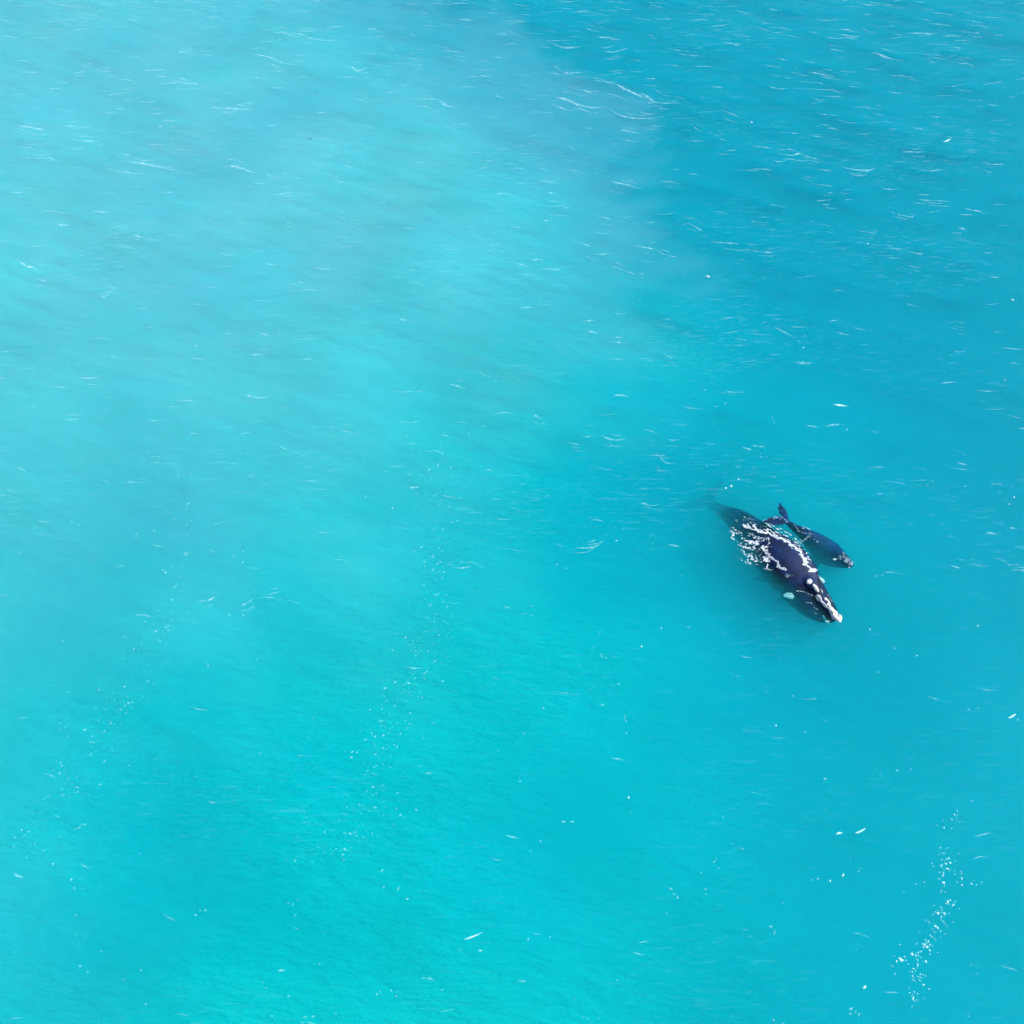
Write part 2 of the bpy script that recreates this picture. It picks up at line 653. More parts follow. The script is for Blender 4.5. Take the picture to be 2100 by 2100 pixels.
hd = (PZ(1262, 1110) - PZ(1050, 860)); hd.normalize()
sb = Vector((hd.y, -hd.x, 0))
for s, base in ((1, PZ(1130, 1010, -1.55)), (-1, PZ(1215, 985, -1.7))):
    ch = []
    for u, le, te in ((0, .55, -.45), (.3, .5, -.62), (.6, .3, -.72), (.85, 0, -.66), (1, -.3, -.55)):
        off = (sb * s * 2.35 - hd * .75) * u + sb * s * .6 + Vector((0, 0, -.55 * u))
        ch.append((base + off + hd * le, base + off + hd * te))
    blade(bm, ch, .15)
m_body = merged('body', bm, skin_m, .075, mother, 5)
m_bvh = bvh_of(m_body)
mang = math.atan2((PZ(1520, 1450) - PZ(1262, 1115)).y, (PZ(1520, 1450) - PZ(1262, 1115)).x)


def M(name, a, b_, z, la, lb, seed, ang=0, label=None, h=.10, shape=None, mat=None):
    p = PZ(a, b_, z)
    o = crust(name, mother, m_bvh, p.x, p.y, z, la, lb, mang + ang, seed, mat, h, shape)
    if label:
        o['label'] = label
    return o


M('callosity', 1498, 1432, .12, 1.45, .84, 1, 0, 'broad pale grey bonnet callosity on the snout tip', .13, lambda c: .72 + .30 * c)
M('callosity', 1448, 1358, .16, .42, .26, 2)
M('callosity', 1392, 1348, .05, .88, .17, 3, .05, 'long thin white callosity on the starboard lip edge')
M('callosity', 1348, 1284, .14, .55, .28, 4, .05)
M('callosity', 1442, 1312, .08, .72, .20, 5, .02)
M('callosity', 1412, 1302, .12, .24, .20, 6)
M('callosity', 1318, 1188, .25, .72, .33, 7, -.02, 'oval white callosity in front of the blowholes')
M('callosity', 1256, 1122, .24, .40, .52, 8, .1, 'round white callosity behind the blowholes')
M('callosity', 1433, 1522, -.28, .38, .34, 9, 0, 'pale blue callosity on the tip of the lower lip')
M('callosity', 1398, 1488, -.38, .46, .14, 10)
M('callosity', 1375, 1232, .02, .22, .14, 15)
for a, b_, s in ((1290, 1152, 0), (1302, 1143, 1)):
    M('blowhole', a, b_, .25, .22, .07, 20 + s, .5 if s else -.1, None, .02, None, hole_m)


def rock(name, parent, p, la, lb, lc, ang, seed, mat, label=None):
    me = bpy.data.meshes.new(name)
    bm = bmesh.new()
    bmesh.ops.create_icosphere(bm, subdivisions=3, radius=1)
    ca, sa = math.cos(ang), math.sin(ang)
    for v in bm.verts:
        k = 1 + .25 * mnoise.noise(v.co * 1.6 + Vector((seed, 0, 0))) + .1 * mnoise.noise(v.co * 4 + Vector((0, seed, 0)))
        x, y, z = v.co.x * la * k, v.co.y * lb * k, v.co.z * lc * k
        v.co = (p.x + x * ca - y * sa, p.y + x * sa + y * ca, p.z + z)
    for f in bm.faces:
        f.smooth = True
    bm.to_mesh(me)
    bm.free()
    o = link(name, me, mat, parent)
    if label:
        o['label'] = label
    return o


# callosities over the two eyes, just under the surface
z1 = drop(m_bvh, *PZ(1075, 1262, -.5)[:2], -1.1)[0]
rock('callosity', mother, PZ(1062, 1266, -.42), .44, .25, .14, -.12, 31, callus_m, 'pale blue oval callosity over the starboard eye')
rock('callosity', mother, PZ(1366, 1108, -.26), .20, .32, .10, .7, 32, callus_m, 'small pale blue callosity over the port eye')
rock('eye', mother, PZ(1085, 1292, -.95), .07, .07, .06, 0, 33, eye_m)

# ---- the calf
K_ST = [
    (PZ(985, 488, -.10), .13, .10, .12, 0),
    (PZ(1040, 522, -.12), .17, .17, .2, 0),
    (PZ(1120, 572, -.12), .28, .28, .36, 0),
    (PZ(1220, 622, -.12), .46, .42, .55, .02),
    (PZ(1330, 680, -.22), .76, .58, .75, .1),
    (PZ(1430, 742, -.30), .93, .66, .88, .18),
    (PZ(1510, 800, -.28), .88, .62, .85, .2),
    (PZ(1575, 855, -.20), .66, .5, .7, .14),
    (PZ(1625, 900, -.13), .46, .34, .5, .10),
    (PZ(1668, 940, -.09), .26, .22, .32, .05),
    (PZ(1695, 968, -.14), .10, .09, .12, 0),
]
calf = empty('whale_calf', PZ(1380, 760, -.8))
tag(calf, 'small blue whale calf just under the surface beside the much larger whale', 'whale calf')
bm = bmesh.new()
tube(bm, K_ST, 46, 24, 2.1)
nt_ = PZ(985, 488, -.16)
for z0, z1, pr in (
        (-.14, -.25, [((1050, 512), (985, 478)), ((1046, 462), (950, 448)), ((1034, 428), (938, 420)), ((1014, 395), (938, 388)), ((985, 368), (945, 362)), ((966, 346), (950, 342))]),
        (-.14, -.03, [((1045, 540), (985, 478)), ((1002, 560), (930, 466)), ((950, 568), (886, 474)), ((890, 566), (842, 488)), ((835, 548), (815, 508)), ((800, 532), (792, 520))])):
    ch = [(PZ(*a, z0 + (z1 - z0) * k / 5), PZ(*b_, z0 + (z1 - z0) * k / 5)) for k, (a, b_) in enumerate(pr)]
    blade(bm, ch, .085)
hd = (PZ(1510, 800) - PZ(1330, 680)); hd.normalize()
sb = Vector((hd.y, -hd.x, 0))
for s, base in ((1, PZ(1435, 850, -.95)), (-1, PZ(1500, 765, -1.0))):
    ch = []
    for u, le, te in ((0, .42, -.3), (.3, .38, -.36), (.6, .22, -.38), (.85, .02, -.32), (1, -.12, -.24)):
        off = (sb * s * 1.0 - hd * .62) * u + sb * s * .25 + Vector((0, 0, (-.2 if s > 0 else -1.5) * u))
        ch.append((base + off + hd * le, base + off + hd * te))
    blade(bm, ch, .08)
k_body = merged('body', bm, calf_m, .04, calf, 4)
k_bvh = bvh_of(k_body)
kang = math.atan2((PZ(1690, 960) - PZ(1510, 800)).y, (PZ(1690, 960) - PZ(1510, 800)).x)
for i, (a, b_, z, la, lb, lab) in enumerate((
        (1668, 940, .02, .40, .17, 'pale callosity on the snout tip'), (1630, 905, -.02, .30, .14, None),
        (1597, 868, -.08, .34, .13, None), (1560, 872, -.1, .12, .10, None), (1612, 925, -.1, .34, .08, None))):
    p = PZ(a, b_, z)
    o = crust('callosity', calf, k_bvh, p.x, p.y, z, la, lb, kang, 40 + i, None, .05)
    if lab:
        o['label'] = lab
rock('callosity', calf, PZ(1503, 904, -.10), .15, .09, .06, .1, 51, callus_m, 'pale callosity over the starboard eye')
rock('callosity', calf, PZ(1648, 984, -.06), .07, .07, .05, .1, 52, callus_m, 'small pale knob on the chin')
rock('eye', calf, PZ(1518, 918, -.45), .035, .035, .03, 0, 53, eye_m)


# ------------------------------------------------------------------ foam
def surf_z(x, y):
    z = float(wave_h(x, y))
    for bvh in (m_bvh, k_bvh):
        hit = bvh.ray_cast(Vector((x, y, 20)), Vector((0, 0, -1)))
        if hit[0] is not None:
            z = max(z, hit[0].z)
    return z


def foam_field(name, x0, y0, x1, y1, cell, field, mat, height, parent=None, zoff=.012):
    xs = np.arange(x0, x1, cell)
    ys = np.arange(y0, y1, cell)
    X, Y = np.meshgrid(xs, ys)
    F = field(X, Y)
    ny, nx = F.shape
    keep = (F[:-1, :-1] + F[:-1, 1:] + F[1:, 1:] + F[1:, :-1]) / 4 > 0
    iy, ix = np.nonzero(keep)
    used = {}
    verts, faces = [], []

    def vid(j, i):
        k = (j, i)
        if k not in used:
            x, y = float(X[j, i]), float(Y[j, i])
            f = float(F[j, i])
            # pull rim vertices towards the zero line so that outlines are not stepped
            if f < 0:
                gx = float(F[j, min(i + 1, nx - 1)] - F[j, max(i - 1, 0)]) / (2 * cell)
                gy = float(F[min(j + 1, ny - 1), i] - F[max(j - 1, 0), i]) / (2 * cell)
                g2 = gx * gx + gy * gy
                if g2 > 1e-6:
                    sx, sy = -f * gx / g2, -f * gy / g2
                    L = math.hypot(sx, sy)
                    if L > cell * .6:
                        sx, sy = sx * cell * .6 / L, sy * cell * .6 / L
                    x += sx
                    y += sy
            z = surf_z(x, y) + zoff + height * math.sqrt(min(max(f, 0) * 2.2, 1)) * (1 + .5 * mnoise.noise(Vector((x * 7, y * 7, 0))))
            used[k] = len(verts)
            verts.append((x, y, z))
        return used[k]
    for j, i in zip(iy.tolist(), ix.tolist()):
        faces.append((vid(j, i), vid(j, i + 1), vid(j + 1, i + 1), vid(j + 1, i)))
    me = bpy.data.meshes.new(name)
    me.from_pydata(verts, [], faces)
    me.update()
    me.polygons.foreach_set('use_smooth', np.ones(len(me.polygons), bool))
    return link(name, me, mat, parent)


def zl(pts):
    return [tuple(PZ(a, b_)[:2]) for a, b_ in pts]


BANDS = [  # polyline, half width (m), raggedness
    ([(612, 572), (680, 598), (760, 628), (850, 645), (905, 672)], .15, .55),
    ([(905, 672), (1000, 718), (1080, 780), (1150, 838), (1188, 900), (1215, 965), (1250, 1010)], .17, .5),
    ([(1230, 985), (1265, 1020), (1300, 1018)], .16, .5),
    ([(800, 795), (835, 850), (900, 915), (960, 985), (1012, 1022)], .13, .6),
    ([(1035, 1060), (1070, 1070), (1100, 1078)], .14, .8),
    ([(840, 690), (862, 730), (830, 790)], .06, .7),
    ([(715, 610), (715, 575)], .10, .5),
    ([(620, 728), (690, 738), (745, 735)], .07, .8),
    ([(745, 735), (715, 790)], .07, .8),
    ([(588, 770), (620, 790), (665, 797)], .08, .8),
    ([(672, 872), (690, 905), (760, 930), (830, 905)], .10, .9),
    ([(745, 688), (810, 690)], .05, .6),
    ([(490, 640), (500, 700)], .07, .8),
    ([(832, 955), (852, 1000)], .05, .8),
    ([(632, 870), (650, 925)], .05, .8),
    ([(1240, 905), (1265, 930)], .05, .9),
]
bands_w = [(zl(p), w, r) for p, w, r in BANDS]
spray_in = zl([(470, 590), (600, 640), (740, 670), (860, 700), (850, 790), (880, 900), (860, 1010), (760, 960), (650, 940), (560, 900), (560, 790), (480, 730)])
fringe = zl([(830, 590), (960, 640), (1060, 705), (1150, 790), (1210, 880)])
tailw = zl([(560, 500), (640, 500), (700, 545)])


def wash(x, y):
    n1 = vnoise(x * .7 + y * .2, y * 1.25, .55, 31)
    n2 = vnoise(x * .7, y * 1.1, .22, 32)
    n3 = vnoise(x, y, .9, 33)
    wx_ = x + .09 * vnoise(x, y, .5, 34)
    wy_ = y + .09 * vnoise(x, y, .5, 35)
    f = np.full(x.shape, -1.0)
    for p, w, r in bands_w:
        f = np.maximum(f, (w * .85 * (1 + r * .55 * n1 + r * .35 * n2) - line_dist(wx_, wy_, p)) / .25)
    d = poly_dist(x, y, spray_in)
    web = .115 - np.abs(n1 * .6 + n2 * .35 + .15 * n3)      # stringy net of foam
    f = np.maximum(f, np.minimum(web * 1.6, (d + .1) / .4) - .04 * (n3 > .35))
    d2 = .42 - line_dist(x, y, fringe)
    f = np.maximum(f, np.minimum((n2 * .7 + n1 * .35 - .42) * .9, d2 / .3))
    d3 = .35 - line_dist(x, y, tailw)
    f = np.maximum(f, np.minimum((n2 * .8 - .75) * .6, d3 / .3))
    return f


a0 = PZ(440, 1050)
a1 = PZ(1330, 460)
o = foam_field('foam_wash', a0.x, a0.y, a1.x, a1.y, .036, wash, foam_m, .016)
tag(o, 'churned white foam ringing the dry back of the large whale', 'foam', kind='stuff')
thin = [(zl(p), w) for p, w in (([(1120, 1215), (1200, 1225), (1290, 1262), (1332, 1290)], .035), ([(1235, 1330), (1275, 1335), (1290, 1362)], .03),
        ([(1298, 1380), (1342, 1402)], .035), ([(1300, 1430), (1330, 1445)], .03), ([(1190, 1300), (1215, 1305)], .025), ([(1300, 1040), (1340, 1060), (1380, 1110)], .04),
        ([(1370, 1200), (1385, 1230)], .05), ([(1440, 1250), (1480, 1320)], .04), ([(1250, 890), (1280, 920), (1262, 950)], .04), ([(560, 480), (585, 510)], .03),
        ([(610, 490), (625, 530)], .035), ([(650, 505), (640, 530)], .03))]


def halo(x, y):
    f = wash(x, y) * .9 + .14 * vnoise(x, y, .7, 51) + .06
    n2 = vnoise(x, y, .2, 52)
    for p, w in thin:
        f = np.maximum(f, (w * (1 + .6 * n2) - line_dist(x + .03 * n2, y, p)) / .2)
    return f


a0 = PZ(440, 1460)
a1 = PZ(1500, 460)
o = foam_field('foam_film', a0.x, a0.y, a1.x, a1.y, .05, halo, film_and_glint_m, .0, None, .004)
tag(o, 'thin half clear film of foam spreading round the white wash of the large whale', 'foam', kind='stuff')

KB = [([(1125, 590), (1150, 625), (1195, 642)], .035, .8), ([(1195, 580), (1240, 598), (1265, 615)], .05, .6),
      ([(1262, 640), (1240, 680), (1205, 712)], .04, .7), ([(1160, 718), (1185, 722)], .07, .5),
      ([(1205, 600), (1180, 590)], .03, .6), ([(1275, 655), (1262, 690)], .03, .7),
      ([(800, 520), (830, 512), (870, 500)], .05, .6), ([(1000, 505), (1040, 535)], .06, .6),
      ([(830, 548), (880, 560)], .03, .7), ([(1548, 868), (1590, 885), (1640, 930)], .035, .8),
      ([(1588, 830), (1600, 850)], .05, .6), ([(905, 490), (950, 482), (985, 488)], .10, 1.3), ([(985, 480), (978, 440), (965, 400)], .07, 1.4),  # the wide fluke lines paint in the wet sheen of the flukes
      ([(1600, 860), (1640, 900), (1672, 935)], .09, 1.2), ([(1500, 903), (1545, 895), (1585, 900)], .03, 1.0), ([(1300, 700), (1350, 735)], .02, 1.2), ([(1380, 790), (1430, 800)], .02, 1.2),
      ([(1100, 560), (1130, 575)], .03, 1.0), ([(1215, 640), (1235, 655)], .03, 1.0), ([(1600, 905), (1655, 960)], .04, .8)]
kb_w = [(zl(p), w, r) for p, w, r in KB]


def kwash_and_sheen(x, y):
    n1 = vnoise(x, y, .4, 41)
    n2 = vnoise(x, y, .18, 42)
    f = np.full(x.shape, -1.0)
    for p, w, r in kb_w:
        f = np.maximum(f, (w * (1 + r * .5 * n1 + r * .4 * n2) - line_dist(x + .04 * n2, y + .04 * n1, p)) / .2)
    return f


a0 = PZ(780, 1000)
a1 = PZ(1700, 480)
o = foam_field('foam_ripple_and_sheen', a0.x, a0.y, a1.x, a1.y, .03, kwash_and_sheen, film_and_glint_m, .02)
tag(o, 'thin pale ripples of foam over the calf, with the sheen of its flukes painted in', 'foam', kind='stuff')


# ---- small foam pieces and painted crest glints, built one by one
def fleck_geo(verts, faces, x, y, la, lb, ang, seed):
    """one irregular domed blob of foam floating on the water"""
    n = 9
    base = len(verts)
    ca, sa = math.cos(ang), math.sin(ang)
    r_ = random.Random(seed)
    rad = [r_.uniform(.6, 1.15) for _ in range(n)]
    for ring, sc_, dz in ((0, 1, .006), (1, .62, .8)):
        for k in range(n):
            th = 2 * math.pi * k / n
            a, b_ = la * .5 * rad[k] * sc_ * math.cos(th), lb * .5 * rad[k] * sc_ * math.sin(th)
            X_, Y_ = x + a * ca - b_ * sa, y + a * sa + b_ * ca
            verts.append((X_, Y_, surf_z(X_, Y_) + .012 + min(la, lb) * .18 * dz * ring))
    verts.append((x, y, surf_z(x, y) + .014 + min(la, lb) * .25))
    for k in range(n):
        k2 = (k + 1) % n
        faces.append((base + k, base + k2, base + n + k2, base + n + k))
        faces.append((base + n + k, base + n + k2, base + 2 * n))


def ribbon_geo(verts, faces, pts, w, seed, z_off=.015):
    r_ = random.Random(seed)
    n = max(9, int(sum((Vector(b_) - Vector(a)).length for a, b_ in zip(pts[:-1], pts[1:])) / .22))
    d = catmull([list(p) for p in pts], n)
    base = len(verts)
    ph = r_.uniform(0, 50)
    for i in range(n):
        u = i / (n - 1)
        t = d[min(i + 1, n - 1)] - d[max(i - 1, 0)]
        t = t / (np.linalg.norm(t) + 1e-9)
        wob = mnoise.noise(Vector((d[i][0] * 1.3, d[i][1] * 1.3, ph)))
        wi = w * (math.sin(math.pi * min(max(u, .02), .98)) ** 1.1) * (.8 + 1.1 * wob)
        wi = max(wi, .01)
        jx = .10 * mnoise.noise(Vector((d[i][0] * .9, ph, 1.0)))
        cx, cy = d[i][0] - t[1] * jx, d[i][1] + t[0] * jx
        for s, hgt in ((-1, 0), (0, .03), (1, 0)):
            X_, Y_ = cx - t[1] * wi * s * .5, cy + t[0] * wi * s * .5
            verts.append((X_, Y_, float(wave_h(X_, Y_)) + z_off + hgt))
    for i in range(n - 1):
        for s in (0, 1):
            a = base + i * 3 + s
            faces.append((a, a + 1, a + 4, a + 3))


def mesh_obj(name, verts, faces, mat, parent=None):
    me = bpy.data.meshes.new(name)
    me.from_pydata(verts, [], faces)
    me.update()
    me.polygons.foreach_set('use_smooth', np.ones(len(me.polygons), bool))
    return link(name, me, mat, parent)


# sky glints on the crests, painted as pale ribbons: origin of each enlarged view and its polylines
ST = {
    (1400, 40): [
        [(1000, 40), (1060, 70), (1100, 68)], [(1260, 78), (1340, 78), (1410, 85)], [(1170, 108), (1240, 100)], [(1470, 95), (1580, 92)],
        [(1575, 70), (1680, 78)], [(710, 72), (780, 84)], [(850, 78), (930, 90), (1000, 98)], [(300, 95), (380, 96)], [(400, 40), (460, 55), (500, 68)],
        [(820, 170), (880, 175), (925, 190)], [(1050, 185), (1110, 195), (1150, 215), (1260, 235)], [(1370, 195), (1420, 215), (1500, 228)],
        [(1560, 250), (1610, 250), (1660, 278)], [(1890, 295), (1932, 310)], [(610, 300), (680, 308)], [(700, 296), (740, 300), (800, 312), (860, 320)],
        [(880, 290), (930, 298), (980, 298)], [(640, 390), (810, 398), (850, 400), (910, 425)], [(1150, 405), (1240, 422)], [(220, 512), (270, 530), (320, 558)],
        [(60, 605), (115, 645)], [(190, 665), (225, 680), (260, 690)], [(395, 715), (510, 732)], [(520, 760), (620, 770), (660, 760), (700, 775), (790, 800)],
        [(890, 830), (960, 850), (1040, 855), (1090, 845)], [(1105, 935), (1150, 960), (1220, 965)], [(750, 1028), (840, 1018)],
        [(1165, 1085), (1230, 1105), (1295, 1120), (1310, 1105)], [(1320, 1020), (1400, 1025), (1510, 1032)], [(1590, 1070), (1700, 1090)],
        [(0, 1165), (40, 1158), (120, 1205)], [(160, 1260), (320, 1272)], [(360, 1270), (420, 1278)], [(430, 1338), (515, 1338)], [(990, 1195), (1100, 1215)],
        [(515, 1740), (560, 1765), (620, 1790)], [(620, 645), (660, 645)], [(745, 650), (800, 648)], [(1240, 750), (1370, 748)], [(1690, 800), (1740, 820), (1820, 815)],
        [(1820, 592), (1870, 602)], [(1705, 672), (1770, 675)], [(1605, 640), (1655, 645)], [(1830, 435), (1890, 440)], [(1020, 480), (1060, 498)], [(1090, 482), (1125, 498)],
        [(1650, 490), (1700, 492)], [(1705, 1320), (1755, 1325)], [(450, 840), (520, 865)], [(670, 900), (740, 918)], [(1270, 1385), (1340, 1412)], [(1520, 1205), (1580, 1210)],
        [(880, 983), (945, 985)], [(1120, 580), (1190, 583)], [(1020, 540), (1080, 568)], [(780, 1160), (840, 1172)], [(1520, 1745), (1600, 1765)]],
    (700, 40): [
        [(210, 185), (270, 208)], [(330, 210), (430, 225)], [(0, 270), (60, 270), (90, 290), (150, 270)], [(570, 170), (620, 180), (700, 188)], [(780, 220), (820, 242)],
        [(1200, 260), (1240, 290), (1290, 305), (1400, 298)], [(1180, 130), (1260, 158), (1350, 155)], [(1420, 345), (1530, 360), (1640, 410), (1750, 470)],
        [(1680, 410), (1740, 440), (1780, 470), (1920, 480)], [(1160, 430), (1260, 450), (1380, 495), (1500, 500)], [(1500, 500), (1590, 545), (1700, 560), (1830, 550)],
        [(1380, 50), (1460, 75)], [(930, 60), (1010, 92)], [(750, 60), (800, 80)], [(380, 450), (530, 450), (600, 490), (660, 495)], [(780, 800), (870, 805)],
        [(1500, 910), (1600, 935), (1700, 960)], [(1800, 918), (1890, 915)], [(1650, 1280), (1780, 1300)], [(1780, 1300), (1830, 1330), (1900, 1345)], [(950, 1370), (1050, 1395)],
        [(40, 1130), (100, 1140)], [(1180, 1060), (1280, 1050)], [(1300, 390), (1400, 410), (1430, 430)], [(1510, 295), (1600, 290)], [(1480, 180), (1540, 185), (1620, 165)],
        [(1270, 720), (1320, 735)], [(1050, 662), (1120, 655)], [(1550, 620), (1700, 650)], [(1730, 690), (1800, 700)], [(1680, 370), (1800, 378)], [(400, 262), (460, 262)],
        [(700, 330), (780, 320), (860, 330)], [(860, 215), (940, 215)], [(1520, 1390), (1600, 1420), (1670, 1448)], [(1480, 1160), (1530, 1165)], [(1830, 1900), (1890, 1925)],
        [(1540, 1800), (1600, 1800)], [(1130, 1610), (1190, 1625)], [(455, 655), (515, 688)], [(860, 595), (935, 598)], [(1720, 75), (1780, 115)], [(1400, 845), (1460, 848)]],
    (0, 40): [
        [(1440, 50), (1560, 72), (1700, 85), (1790, 115), (1920, 118)], [(1400, 190), (1500, 210), (1600, 245), (1690, 260)], [(980, 185), (1110, 188)], [(540, 288), (640, 298)],
        [(880, 370), (1010, 358), (1120, 370), (1170, 395)], [(1190, 490), (1250, 505), (1320, 505), (1440, 510)], [(100, 600), (170, 610), (270, 628)], [(410, 685), (480, 690), (570, 690)],
        [(110, 780), (280, 788)], [(560, 785), (600, 780)], [(650, 800), (760, 812), (900, 830), (1000, 838)], [(830, 708), (930, 708)], [(1250, 828), (1350, 840), (1480, 880)],
        [(1550, 992), (1660, 980)], [(510, 1085), (640, 1095)], [(590, 1228), (670, 1212), (740, 1205)], [(740, 1210), (780, 1228), (850, 1245)], [(100, 1360), (150, 1395), (230, 1420)],
        [(520, 1550), (580, 1555), (640, 1535)], [(1640, 1500), (1710, 1503)], [(100, 300), (220, 300)], [(410, 305), (500, 300)], [(260, 395), (350, 392)], [(780, 468), (880, 465)],
        [(600, 430), (730, 415)], [(1475, 600), (1550, 602)], [(60, 980), (150, 985)], [(920, 575), (1010, 578)], [(470, 260), (525, 245)], [(820, 290), (940, 285)], [(0, 660), (30, 665)],
        [(1410, 1895), (1490, 1898)], [(1230, 1320), (1330, 1345)], [(690, 645), (740, 650)], [(1670, 1075), (1740, 1085)], [(1690, 460), (1750, 475)]],
    (0, 700): [[(430, 208), (580, 205)], [(1400, 75), (1490, 78)], [(1380, 300), (1440, 320), (1520, 320)], [(930, 370), (1070, 370)], [(840, 655), (910, 652)], [(0, 595), (60, 600)],
               [(570, 785), (640, 800)], [(700, 800), (820, 795)], [(1120, 1470), (1180, 1465), (1225, 1440)], [(1580, 372), (1640, 385)], [(1350, 1500), (1430, 1460)], [(1500, 1440), (1580, 1420)]],
    (700, 700): [[(590, 240), (650, 255), (710, 280)], [(0, 503), (50, 512), (95, 522)], [(1270, 572), (1350, 585)], [(1465, 528), (1540, 560), (1620, 552)], [(1790, 650), (1840, 690), (1890, 688)],
                 [(1780, 715), (1815, 742)], [(630, 1285), (700, 1282), (740, 1270)], [(1060, 410), (1150, 455)], [(1320, 1170), (1420, 1165), (1480, 1130)], [(1820, 75), (1900, 100)]],
}
vs, fs = [], []
sd_ = 0
for (ox, oy), lines in ST.items():
    for L in lines:
        sd_ += 1
        pw = [P(ox + a / 2.76, oy + b_ / 2.76) for a, b_ in L]
        far_k = min(1.6, max(.7, pw[0].y / 60))
        ln_ = sum((b_ - a).length for a, b_ in zip(pw[:-1], pw[1:]))
        w_ = min((.13 + .09 * random.random()) * far_k, ln_ * .08)
        ribbon_geo(vs, fs, [(p.x, p.y) for p in pw], w_, sd_)
        for e in range(random.choice((1, 2, 3))):       # thin companions beside the main line
            k0 = random.uniform(-.3, .3) * ln_
            dy_ = random.choice((-1, 1)) * random.uniform(.25, .8) * far_k
            f_ = random.uniform(.3, .75)
            mid = pw[len(pw) // 2]
            ribbon_geo(vs, fs, [(mid.x + (p.x - mid.x) * f_ + k0, mid.y + (p.y - mid.y) * f_ + dy_) for p in pw], w_ * .45, sd_ * 31 + e)
o = mesh_obj('crest_glints', vs, fs, film_and_glint_m)
tag(o, 'thin pale streaks painted as sky glints along the small wave crests', 'foam', kind='stuff')

# chain of bright flecks low on the right, traced
TR = [(1538, 748, 1), (1522, 775, 1), (1478, 822, 1), (1505, 995, 1.2), (1488, 1025, 1.2), (1515, 1020, 1), (1465, 1045, .8), (1495, 1055, 1), (1475, 1075, .8), (1472, 1092, 1),
      (1475, 1132, 1.5), (1500, 1240, 1.3), (1512, 1232, 1), (1530, 1260, 1), (1490, 1250, .9), (1460, 1272, .9), (1445, 1305, 1.4), (1480, 1305, 1.4), (1465, 1325, .9), (1475, 1350, .8),
      (1430, 1378, 1.2), (1442, 1388, 1.3), (1425, 1412, .9), (1410, 1440, .8), (1390, 1465, 1.2), (1375, 1458, .8), (1366, 1482, 1.3), (1382, 1497, 1.4), (1398, 1515, 1.3),
      (1298, 1537, 1.6), (1318, 1545, 1.1), (1255, 1550, 1), (1232, 1567, 2.1), (1210, 1578, 1.1), (1376, 1578, 1.2), (1330, 1600, .9), (1305, 1620, .9), (1300, 1637, .8), (1300, 1662, 1),
      (1310, 1750, 1), (1303, 1790, 1.2), (1305, 1778, .9), (1362, 1710, 1.2), (1580, 1107, 1.1), (1582, 1148, 1.1), (1635, 1140, 1.1), (1470, 965, .7), (1450, 975, .6), (1345, 1650, .8), (1355, 1480, .7)]
vs, fs = [], []
for i, (a, b_, s) in enumerate(TR):
    p = P(1400 + a / 2.76, 1400 + b_ / 2.76)
    fleck_geo(vs, fs, p.x, p.y, .12 * s ** 1.3, .09 * s ** 1.3, random.uniform(0, 3), i)
r_ = random.Random(77)
for i, (a, b_, s) in enumerate(TR):
    p = P(1400 + a / 2.76, 1400 + b_ / 2.76)
    for k in range(3):
        fleck_geo(vs, fs, p.x + r_.gauss(0, .28), p.y + r_.gauss(0, .28), .07 * r_.uniform(.5, 1.6), .05, r_.uniform(0, 3), 4000 + i * 3 + k)
o = mesh_obj('foam_trail', vs, fs, fleck_m)
tag(o, 'bright chain of foam flecks trailing down towards the lower right corner', 'foam', kind='stuff')


def scatter(path, n, spread, size, label, seed):
    r_ = random.Random(seed)
    vs, fs = [], []
    for i in range(n):
        k = r_.uniform(0, len(path) - 1.001)
        j = int(k)
        f = k - j
        a = path[j][0] * (1 - f) + path[j + 1][0] * f + r_.gauss(0, spread) * (1.6 if r_.random() < .2 else .8)
        b_ = path[j][1] * (1 - f) + path[j + 1][1] * f + r_.gauss(0, spread * .5)
        p = P(a, b_)
        s = size * r_.choice((.35, .45, .5, .6, .7, .9, 1.25))
        fleck_geo(vs, fs, p.x, p.y, s * r_.uniform(.9, 1.9), s, r_.uniform(-.6, .9), seed * 1000 + i)
    o = mesh_obj('foam_trail', vs, fs, faint_m)
    tag(o, label, 'foam', kind='stuff')
    return o


scatter([(898, 905), (878, 985), (895, 1080), (890, 1180), (900, 1280), (860, 1345), (860, 1400), (800, 1430), (805, 1500), (775, 1560), (760, 1640), (715, 1710), (700, 1760)], 430, 27, .115,
        'long loose line of pale flecks running down the middle of the water', 3)
scatter([(410, 930), (375, 1060), (355, 1180), (345, 1260), (300, 1320), (280, 1380), (255, 1440), (205, 1495), (150, 1590), (90, 1680), (35, 1750)], 310, 26, .115,
        'loose line of pale flecks running down the left side of the water', 4)
scatter([(655, 200), (690, 300), (700, 420), (730, 500)], 220, 26, .12, 'faint patch of pale flecks in the milky sheen at the upper left', 5)
# thin scatter over the whole sea
r_ = random.Random(17)
vs, fs = [], []
for i in range(420):
    a, b_ = r_.uniform(-100, 2200), r_.uniform(0, 2150)
    if b_ < 900 and r_.random() < .45:
        continue
    if 1430 < a < 1760 and 980 < b_ < 1300:
        continue
    p = P(a, b_)
    s = .11 * r_.choice((.6, .7, .9, 1.1, 1.4))
    for q_ in range(r_.choice((1, 1, 1, 2, 3))):
        fleck_geo(vs, fs, p.x + r_.gauss(0, .3), p.y + r_.gauss(0, .2), s * r_.uniform(1, 2), s, r_.uniform(-.4, .9), i * 7 + q_)
